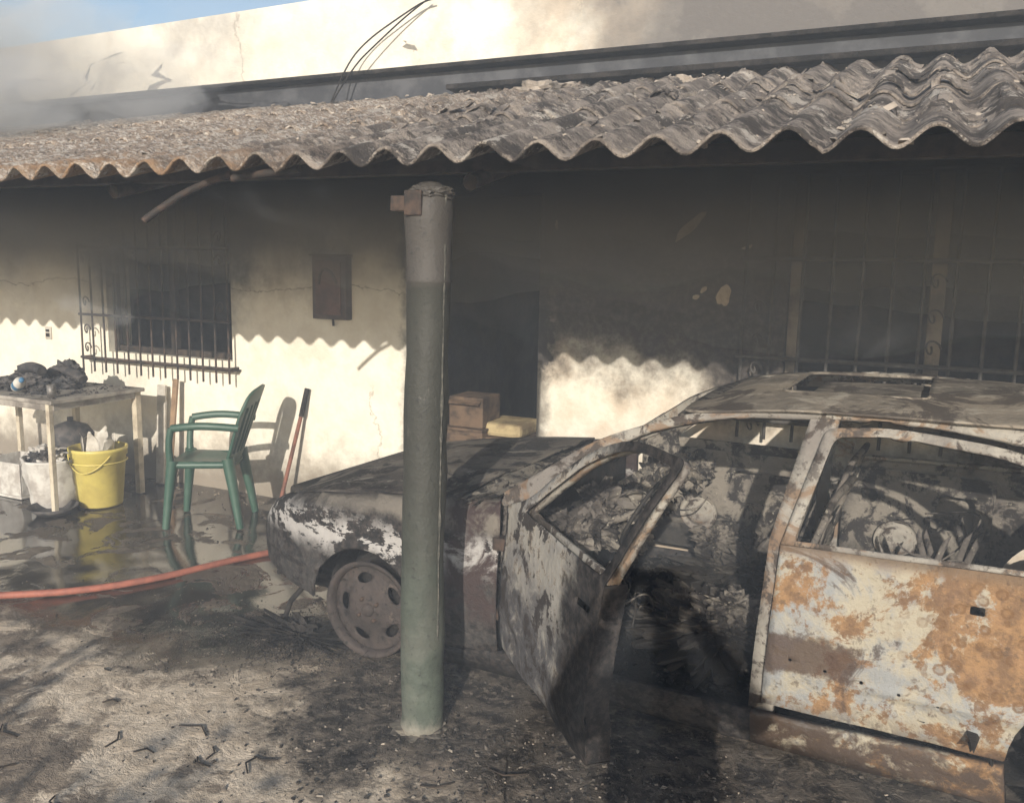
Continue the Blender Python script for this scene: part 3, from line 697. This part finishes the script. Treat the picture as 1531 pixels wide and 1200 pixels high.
panel('wheel_arch_liner',[rect(0,math.pi,-.66,-.35)],lambda u,v:(.29*math.cos(u),v,.21+.29*math.sin(u)),.15,.01,BLACK,car)
panel('rear_arch_liner',[rect(0,math.pi,-.70,-.35)],lambda u,v:(RX+.30*math.cos(u),v,.21+.30*math.sin(u)),.15,.01,BLACK,car)

# ---------------------------------------------------------------- debris on the ground
DEB=simple('ash_and_char_chips',(.03,.027,.024),(.14,.12,.10),sc=7,rough=.95,coord='W',lo=.45,hi=.66)
DEB2=simple('pale_rubble_chips',(.34,.29,.23),(.14,.12,.10),sc=9,rough=.95,coord='W')
pts=[]
def addp(n,cx,cy,sx,sy,smin,smax):
    for k in range(n):
        x=random.gauss(cx,sx); y=random.gauss(cy,sy)
        if y>4.7: continue
        s=smin+(smax-smin)*random.random()**4; pts.append((x,y,gz(x,y),s))
addp(4500,-2.45,2.9,.27,.13,.002,.010)
addp(2600,-1.0,2.35,.6,.25,.002,.014)
addp(3000,-.3,2.2,.6,.35,.002,.016)
addp(700,-2.1,2.6,.5,.4,.002,.009)
addp(500,-1.2,1.8,1.0,.35,.002,.009)
addp(500,-3.6,4.3,1.3,.3,.002,.014)
scatter('ash_debris',pts,DEB,None,.5)
pts=[]
addp(500,-1.5,1.9,1.2,.5,.002,.008); addp(250,-2.9,3.0,1.0,.6,.002,.009); addp(260,-3.8,4.6,1.5,.06,.004,.02); addp(500,-.8,2.3,.6,.3,.002,.016)
scatter('pale_rubble',pts,DEB2,None,.4)
blob('charred_tyre_heap',(-2.42,2.98,-.015),(.24,.11,.045),BLACK,None,1.1,8,5,3)
st=[]
for k in range(200):
    x=random.gauss(-2.45,.22);y=random.gauss(2.88,.13); a=random.random()*6.28; l=random.uniform(.03,.11)
    st.append([(x,y,.005),(x+l*.5*math.cos(a),y+l*.5*math.sin(a),.01+random.random()*.025),(x+l*math.cos(a+.5),y+l*math.sin(a+.5),.005)])
tubes('tyre_wire_strands',st,.001,BLACK,None,res=1)
st=[]
for k in range(26):
    x=random.uniform(-3.2,.2);y=random.uniform(1.6,2.4); a=random.random()*6.28; l=random.uniform(.04,.14)
    st.append([(x,y,gz(x,y)+.005),(x+l*.5*math.cos(a),y+l*.5*math.sin(a),gz(x,y)+.009),(x+l*math.cos(a+.5),y+l*math.sin(a+.5),gz(x,y)+.005)])
tubes('charred_twigs',st,.003,WOODC,None,res=1)

# ---------------------------------------------------------------- chair
def chair():
    e=empty('plastic_chair',(-4.06,4.12,0),math.atan2(-.47,-.88)+math.pi/2)
    G=simple('sun_faded_green_plastic',(.028,.075,.052),(.05,.10,.073),sc=5,rough=.45,spec=.5,bump=.1)
    e.scale=(.92,.92,1.0)
    W=.21
    panel('seat',[rpoly([(-W,-.20),(W,-.20),(W-.03,.20),(-W+.03,.20)],.05)],lambda u,v:(u,v,.425-.018*math.exp(-(u/.15)**2)*(1 if v>-.15 else .4)-.02*sstep(.0,-.2,-v) ),.04,.02,G,e)
    bo=rpoly([(-.19,.40,0),(.19,.40,0),(.225,.72,.05),(.19,.86,.10),(0,.895,.12),(-.19,.86,.10),(-.225,.72,.05)],.05)
    sl=[]
    for k in range(-3,4):
        x=k*.052; sl.append(rpoly([(x-.014,.47),(x+.014,.47),(x*1.08+.014,.80-abs(k)*.012),(x*1.08-.014,.80-abs(k)*.012)],.012))
    panel('backrest',[bo]+sl,lambda u,v:(u,.20+.19*(v-.42)/.45*.9-.9*u*u,v),.04,.016,G,e)
    for s in(-1,1):
        A=[(s*.225,-.17,.635),(s*.245,-.05,.655),(s*.245,.12,.655),(s*.225,.27,.64)]
        tubes('armrest_%d'%(s>0),[A],.024,G,e,spline='NURBS')
        tubes('arm_front_post_%d'%(s>0),[[(s*.21,-.19,.41,1.2),(s*.235,-.20,.55,1.0),(s*.23,-.17,.635,1.1)]],.021,G,e,spline='NURBS')
        tubes('front_leg_%d'%(s>0),[[(s*.20,-.18,.43,1.9),(s*.215,-.21,.2,1.45),(s*.225,-.235,.0,1.15)]],.021,G,e)
        tubes('rear_leg_%d'%(s>0),[[(s*.18,.18,.44,2.0),(s*.20,.225,.2,1.5),(s*.215,.26,.0,1.15)]],.021,G,e)
    tubes('seat_apron',[[(-.2,-.195,.40),(.2,-.195,.40)],[(-.2,-.19,.40),(-.18,.19,.40)],[(.2,-.19,.40),(.18,.19,.40)]],.022,G,e)
chair()
# ---------------------------------------------------------------- table and clutter
def table():
    e=empty('worktable',(0,0,0))
    T=simple('dirty_table_top',(.36,.33,.29),(.16,.14,.12),sc=6,rough=.6,coord='W')
    L=simple('dirty_cream_leg',(.55,.49,.38),(.33,.28,.21),sc=8,rough=.7,coord='W')
    box('top',(-6.3,3.68,.735),(-4.93,4.42,.76),T,e,.004)
    box('front_rail',(-6.27,3.70,.69),(-4.97,3.715,.733),T,e,.003); box('side_rail',(-4.975,3.72,.69),(-4.96,4.40,.733),T,e,.003)
    for k,(x,y,w) in enumerate(((-5.0,3.69,.032),(-5.0,4.36,.045),(-6.25,3.69,.035),(-6.25,4.36,.035),(-5.62,4.36,.04))): box('leg_%d'%k,(x,y,0),(x+w,y+w,.734),L,e,.003)
    J=simple('charred_clutter',(.03,.03,.032),(.10,.09,.085),sc=14,rough=.7)
    for k,(x,y,sx,sy,sz) in enumerate(((-5.55,4.0,.16,.09,.06),(-5.35,4.1,.10,.07,.045),(-5.75,4.15,.14,.1,.07),(-5.25,3.85,.07,.05,.03),(-5.62,3.85,.12,.08,.05),(-5.5,4.25,.12,.08,.10))):
        blob('charred_item_%d'%k,(x,y,.76+sz*.7),(sx,sy,sz),J,e,.5,2.5,4,k+1)
    pts=[(random.uniform(-5.9,-4.97),random.uniform(3.72,4.38),.762,random.uniform(.004,.02)) for k in range(220)]
    scatter('crumbs',pts,J,e,.3)
    tubes('shoe_and_rags',[[(-5.7,4.05,.88),(-5.5,4.0,.93),(-5.4,3.98,.89)],[(-5.6,4.2,.85),(-5.4,4.2,.90),(-5.25,4.18,.82)]],.035,J,e,spline='NURBS')
    b=empty('plastic_bottle',(-5.42,3.80,.80)); b.rotation_euler=(0,rad(70),rad(-25)); 
    BW=simple('white_bottle_plastic',(.62,.6,.56),(.4,.38,.35),sc=5,rough=.4); BB=simple('blue_label',(.05,.16,.30),(.08,.2,.35),sc=9,rough=.5)
    lathe('bottle_body',[(0,0),(.034,0),(.036,.02),(.036,.14),(.014,.18),(.013,.20),(0,.20)],BW,b); lathe('label',[(.0368,.04),(.0368,.11)],BB,b); lathe('cap',[(.0155,.185),(.0155,.21),(0,.21)],BB,b)
    can=empty('tin_can',(-5.05,3.78,.762)); TC=simple('sooty_tin',(.2,.19,.18),(.1,.09,.08),sc=20,rough=.5,metal=.4)
    lathe('can_body',[(0,0),(.028,0),(.028,.085),(.024,.085),(.024,.01),(0,.01)],TC,can,seg=24)
    bk=empty('yellow_bucket',(-4.98,4.05,0)); Y=simple('yellow_plastic',(.60,.50,.13),(.46,.37,.10),sc=4,rough=.45,spec=.5,bump=.1)
    lathe('tub',[(0,.0),(.135,0),(.14,.01),(.172,.34),(.182,.345),(.182,.375),(.186,.378),(.188,.40),(.18,.402),(.172,.395),(.16,.30),(.13,.02),(0,.02)],Y,bk,seg=48)
    lathe('rim_rib',[(.176,.30),(.184,.305),(.176,.31)],Y,bk,seg=48)
    tubes('handle',[[(.186*math.cos(a),.186*math.sin(a),.36-.11*math.sin((a+2.2)/1.9*math.pi)) for a in [-2.2+1.9*k/12 for k in range(13)]]],.004,Y,bk)
    for k in range(6):
        a=k*1.05; panel('plastic_waste_%d'%k,[rpoly([(-.05,0),(.05,0),(.04,.12+.03*(k%3)),(-.04,.10)],.02)],lambda u,v,a=a:(math.cos(a)*.09+u*math.sin(a)+v*.2*math.cos(a)+.015*ns(u,v,a,30),math.sin(a)*.09-u*math.cos(a),.35+v),.03,.002,WH,bk)
    bs=empty('white_plastic_container',(-5.24,3.90,0))
    BWm=simple('dirty_white_container',(.56,.54,.50),(.34,.31,.28),sc=9,rough=.5)
    pf=[(0,0),(.15,0),(.155,.01)]+[(.158+.045*z/.32+.003*(k%2),z) for k,z in enumerate([.03+.026*q for q in range(11)])]+[(.21,.315),(.212,.33),(.20,.332),(.19,.30),(.15,.02),(0,.02)]
    lathe('tub',pf,BWm,bs,seg=44,nz=.03)
    for k in range(4): blob('rag_%d'%k,(random.uniform(-.08,.08),random.uniform(-.06,.06),.29+.02*k),(.10,.09,.05),BWm if k%2 else J,bs,.6,3,4,k+40)
    pt=empty('black_cooking_pot',(-5.33,4.12,0)); lathe('pot',[(0,.0),(.13,0),(.14,.02),(.145,.38),(.15,.44),(.11,.50),(.03,.53),(0,.53)],J,pt)
    lathe('lid_knob',[(0,.56),(.02,.56),(.02,.53),(0,.53)],J,pt)
    pn=empty('black_basin',(-5.05,3.74,0)); lathe('basin',[(0,.0),(.10,0),(.15,.05),(.155,.052),(.11,.01),(0,.01)],J,pn)
    wb=empty('white_crate',(-5.72,4.0,0)); box('base',(-.2,-.15,0),(.2,.15,.02),BWm,wb); 
    for k,(a,b2) in enumerate((((-.2,-.15,.022),(.2,-.14,.25)),((-.2,.14,.022),(.2,.15,.25)),((-.2,-.138,.022),(-.19,.138,.25)),((.19,-.138,.022),(.2,.138,.25)))): box('side_%d'%k,a,b2,BWm,wb,.003)
table()
RU=simple('rusty_red_iron',(.22,.09,.06),(.10,.05,.035),sc=14,rough=.7)
rod=tubes('leaning_iron_rod',[[(-3.87,4.56,.0),(-3.74,4.72,.80)]],.014,RU)
tubes('rod_handle_grip',[[(-3.768,4.685,.62),(-3.74,4.72,.81)]],.018,BLACK,rod)
WBD=simple('weathered_board',(.30,.20,.12),(.18,.12,.08),sc=10,rough=.85)
box('leaning_board',(-4.93,4.62,0),(-4.885,4.64,.80),WBD,None,.003,rot=(rad(-6),rad(2),0))
box('leaning_board',(-5.10,4.66,0),(-5.02,4.68,.74),WH,None,.003,rot=(rad(-4),0,0))
HO=simple('orange_red_hose_rubber',(.34,.12,.08),(.24,.09,.065),sc=12,rough=.6)
hp=[(-5.2,1.7),(-4.7,2.1),(-4.3,2.40),(-3.98,2.63),(-3.68,2.86),(-3.47,3.18),(-3.36,3.5),(-3.24,3.80),(-3.1,4.1),(-2.9,4.4)]
tubes('fire_hose',[[(x,y,gz(x,y)+.018) for x,y in hp]],.018,HO,None,spline='NURBS',res=4)

# ---------------------------------------------------------------- photographer (stands behind the camera, casts the shadow)
fwd=Vector((-.423,.906,0))
ph=empty('photographer_person',tuple(-fwd*.42),rad(25))
def skin(name,verts,edges,mat,parent,root=0,sub=2):
    me=bpy.data.meshes.new(name); me.from_pydata([v[:3] for v in verts],edges,[])
    o=bpy.data.objects.new(name,me); COL.objects.link(o); o.parent=parent; me.materials.append(mat)
    m=o.modifiers.new('k','SKIN'); m.use_smooth_shade=True
    for k,v in enumerate(verts):
        r=v[3]; sv=me.skin_vertices[0].data[k]; sv.radius=(r,r if len(v)<5 else v[4]); sv.use_root=(k==root)
    s=o.modifiers.new('u','SUBSURF'); s.levels=sub; s.render_levels=sub
    return o
CL=simple('dark_shirt_cloth',(.06,.07,.10),(.04,.05,.07),sc=20); TR=simple('dark_trousers',(.04,.04,.05),(.03,.03,.035),sc=20); SK=simple('skin_tone',(.48,.30,.21),(.42,.25,.17),sc=12,rough=.55); HR=simple('dark_hair',(.03,.02,.015),(.05,.035,.02),sc=40)
V=[(0,0,.98,.21,.14),(0,0,1.12,.21,.14),(0,0,1.30,.22,.13),(0,0,1.42,.18,.11),(0,.01,1.50,.065)]
E=[(0,1),(1,2),(2,3),(3,4)]
for s in(-1,1):
    b0=len(V); V+=[(s*.20,0,1.41,.09),(s*.29,.09,1.30,.075),(s*.35,.15,1.20,.062)]; E+=[(3,b0),(b0,b0+1),(b0+1,b0+2)]
    V+=[(s*.26,.22,1.36,.052),(s*.14,.30,1.54,.038)]; E+=[(b0+2,b0+3),(b0+3,b0+4)]
skin('shirt_torso_and_sleeves',V,E,CL,ph)
V=[(0,0,1.0,.20,.14),(0,0,.92,.20,.14)];E=[(0,1)]
for s in(-1,1):
    b0=len(V);V+=[(s*.10,0,.84,.115),(s*.12,.02,.50,.08),(s*.13,-.01,.12,.065),(s*.135,0,.06,.055)];E+=[(1,b0),(b0,b0+1),(b0+1,b0+2),(b0+2,b0+3)]
skin('trousers',V,E,TR,ph)
for s in(-1,1): skin('shoe_%d'%(s>0),[(s*.135,-.06,.045,.042),(s*.14,.05,.045,.045),(s*.15,.17,.035,.038)],[(0,1),(1,2)],BLACK,ph)
skin('neck',[(0,.01,1.47,.055),(0,.03,1.58,.052)],[(0,1)],SK,ph)
bm=bmesh.new(); bmesh.ops.create_uvsphere(bm,u_segments=32,v_segments=24,radius=1)
for v in bm.verts:
    x,y,z=v.co; jaw=1-.25*max(0,-z); 
    nose=.022*math.exp(-((x/.14)**2))*math.exp(-(((z+.12)/.22)**2))*(1 if y>0 else 0)
    eye=-.008*(math.exp(-(((abs(x)-.38)/.16)**2+((z-.05)/.12)**2)) if y>0 else 0)
    mouth=-.004*math.exp(-(((z+.48)/.04)**2+(x/.3)**2)) if y>0 else 0
    v.co=Vector((x*.075*jaw,y*.095+nose+eye+mouth,z*.118))
h=mkobj('head',bm,SK,ph,True); h.location=(0,.05,1.665)
for s in(-1,1):
    blob('ear_%d'%(s>0),(s*.076,.045,1.66),(.010,.02,.032),SK,ph,.1,2,3,1); blob('eye_%d'%(s>0),(s*.029,.133,1.67),(.011,.008,.007),WH,ph,0,1,2); blob('pupil_%d'%(s>0),(s*.029,.1405,1.67),(.004,.002,.004),BLACK,ph,0,1,2)
bm=bmesh.new(); bmesh.ops.create_uvsphere(bm,u_segments=32,v_segments=20,radius=1)
for v in bm.verts:
    x,y,z=v.co
    if z<-.1 or (y>.25 and z<.45): v.co=Vector((x*.070,y*.085,z*.10))
    else: v.co=Vector((x*.083,y*.103,z*.128))+Vector((0,-.003,.004))*(1+ns(x,y,z,8))
h=mkobj('hair',bm,HR,ph,True); h.location=(0,.045,1.67)
for s in(-1,1):
    skin('palm_%d'%(s>0),[(s*.14,.30,1.54,.028,.02),(s*.115,.325,1.60,.036,.016),(s*.105,.335,1.635,.036,.015)],[(0,1),(1,2)],SK,ph)
    for k,(dz,L) in enumerate(((.035,1),(.013,1.08),(-.009,1.0),(-.030,.8))):
        z=1.635+dz
        skin('finger_%d_%d'%(s>0,k),[(s*.110,.345,z,.010),(s*.098,.375,z,.0095),(s*.080,.378,z,.009),(s*(.080-.022*L),.374,z,.008)],[(0,1),(1,2),(2,3)],SK,ph,sub=1)
    skin('thumb_%d'%(s>0),[(s*.118,.325,1.60,.013),(s*.098,.335,1.628,.011),(s*.070,.345,1.64,.010)],[(0,1),(1,2)],SK,ph,sub=1)
box('phone',(-.08,.356,1.612),(.08,.365,1.688),BLACK,ph,.003)

def shrub(loc,h,seed,n=1500):
    random.seed(seed); e=empty('shadow_shrub',loc)
    BK=simple('shrub_bark',(.10,.075,.05)); LF=simple('shrub_leaves',(.05,.09,.03),(.09,.12,.04),sc=3,coord='W')
    br=[]; tips=[]
    for k in range(12):
        a=random.random()*6.28; p=Vector((0,0,0)); l=[(0,0,0,1.6)]
        for j in range(5):
            p=p+Vector((math.cos(a)*.16+random.uniform(-.08,.08),math.sin(a)*.16+random.uniform(-.08,.08),h/5*random.uniform(.7,1.05))); l.append((*p,1.4-j*.25)); tips.append(p.copy())
        br.append(l)
    tubes('branches',br,.022,BK,e)
    bm=bmesh.new()
    for k in range(n):
        t=random.choice(tips); 
        if t.z<h*.3: continue
        c=t+Vector((random.gauss(0,.13),random.gauss(0,.13),random.gauss(0,.10))); s=random.uniform(.03,.06)
        M=Matrix.Rotation(random.random()*6.28,3,'Z')@Matrix.Rotation(random.random()*3,3,'X')
        q=[bm.verts.new(M@Vector(p)*s+c) for p in((-1,0,0),(0,-.4,.1),(1,0,0),(0,.4,.1))]; bm.faces.new(q)
    mkobj('leaves',bm,LF,e)
shrub((-1.75,-2.6,0),1.75,5,1500); shrub((-.95,-2.3,0),1.4,9,600)  # unseen shrubs added behind the camera to cast shadows on the near-left ground

# ---------------------------------------------------------------- smoke: overlapping homogeneous puffs
sm0=empty('smoke')
def vmat(name,dens,col=(.86,.89,.96)):
    m=bpy.data.materials.new(name); m.use_nodes=True; t=m.node_tree; t.nodes.clear()
    v=t.nodes.new('ShaderNodeVolumeScatter'); v.inputs['Color'].default_value=(*col,1); v.inputs['Anisotropy'].default_value=-.15; v.inputs['Density'].default_value=dens
    o=t.nodes.new('ShaderNodeOutputMaterial'); t.links.new(v.outputs[0],o.inputs['Volume']); return m
def puff(k,c,s,d,amp=.45,fr=1.5):
    blob('puff_%d'%k,c,s,vmat('puff_density_%d'%k,d),sm0,amp,fr,4,k*3.1,smooth=True)
P=[((-6.9,3.7,3.1),(2.3,.75,.75),.70),((-5.6,4.0,2.85),(1.6,.45,.42),.75),((-8.3,3.5,3.3),(2.0,.8,1.0),.9),((-4.6,4.1,2.75),(.9,.30,.20),.55),((-6.0,3.4,2.55),(1.7,.55,.28),.55),((-3.9,4.3,3.1),(1.2,.22,.28),.35),
   ((-5.3,4.2,1.85),(.65,.30,.30),1.1),((-4.9,4.3,2.05),(.9,.28,.28),.9),((-6.4,4.0,1.95),(1.0,.40,.30),.7),((-5.15,4.25,1.5),(.34,.24,.30),.9),((-4.3,4.2,2.15),(.9,.32,.20),.7)]
for k,(c,s,d) in enumerate(P): puff(k,c,s,d)
# layer of smoke held under the porch roof (three nested wedges with billowing undersides)
for k,(q0,dn) in enumerate(((2.90,.22),(3.10,.30),(3.30,.34),(3.50,.34))):
    bm=bmesh.new(); nx,ny=70,12; T=[];B=[]
    for i in range(nx+1):
        x=-8.4+10.6*i/nx; tr=[];brw=[]
        for j in range(ny+1):
            y0=2.60+.18*k; y=y0+(4.73-y0)*j/ny
            zt=EZ+(y-EY)*.271-.03
            zb=q0-.354*y+.16*ns(x,y,k,1.1,k*5)+.07*ns(x,y,k,3,k*5)
            zb=min(zb,zt-.01)
            tr.append(bm.verts.new((x,y,zt))); brw.append(bm.verts.new((x,y,zb)))
        T.append(tr);B.append(brw)
    for i in range(nx):
        for j in range(ny):
            bm.faces.new((T[i][j],T[i+1][j],T[i+1][j+1],T[i][j+1])); bm.faces.new((B[i][j],B[i][j+1],B[i+1][j+1],B[i+1][j]))
        bm.faces.new((T[i][0],B[i][0],B[i+1][0],T[i+1][0])); bm.faces.new((T[i][ny],T[i+1][ny],B[i+1][ny],B[i][ny]))
    for j in range(ny):
        bm.faces.new((T[0][j],T[0][j+1],B[0][j+1],B[0][j])); bm.faces.new((T[nx][j],B[nx][j],B[nx][j+1],T[nx][j+1]))
    bmesh.ops.recalc_face_normals(bm,faces=bm.faces)
    mkobj('under_roof_layer_%d'%k,bm,vmat('under_roof_density_%d'%k,dn),sm0,True)
# thin haze hanging over the whole yard
bm=bmesh.new(); bmesh.ops.create_cube(bm,size=1); a,c=(-9.5,.7,.02),(2.9,4.72,3.2)
for v in bm.verts: v.co=Vector([(a[i]+c[i])/2+v.co[i]*(c[i]-a[i]) for i in range(3)])
mkobj('yard_haze',bm,vmat('yard_haze_density',.022,(.80,.88,1.0)),sm0)

# ---------------------------------------------------------------- light, world, camera
d=Vector((-.265,.964,0)).normalized()*math.cos(rad(19.5)); d.z=-math.sin(rad(19.5))
L=bpy.data.lights.new('sun','SUN'); L.energy=4.9; L.angle=rad(.5); L.color=(1,.94,.85)
lo=bpy.data.objects.new('sun',L); lo.rotation_euler=d.to_track_quat('-Z','Y').to_euler(); COL.objects.link(lo)
w=bpy.data.worlds.new('World'); scene.world=w; w.use_nodes=True
sk=w.node_tree.nodes.new('ShaderNodeTexSky'); sk.sky_type='NISHITA'; sk.sun_disc=False; sk.sun_elevation=rad(19.5); sk.sun_rotation=math.atan2(.265,-.964)
bg=w.node_tree.nodes['Background']; w.node_tree.links.new(sk.outputs[0],bg.inputs[0]); bg.inputs[1].default_value=.15
cam=bpy.data.cameras.new('camera'); cam.sensor_width=36; cam.lens=36*1300/1531; cam.clip_end=1500; cam.clip_start=.02
co=bpy.data.objects.new('camera',cam); COL.objects.link(co)
R=Matrix.Rotation(rad(25),3,'Z')@Matrix.Rotation(rad(81.25),3,'X')@Matrix.Rotation(rad(1.1),3,'Z')
co.matrix_world=Matrix.Translation((0,0,1.65))@R.to_4x4()
scene.camera=co
scene.view_settings.view_transform='Standard'; scene.view_settings.look='None'; scene.view_settings.exposure=0
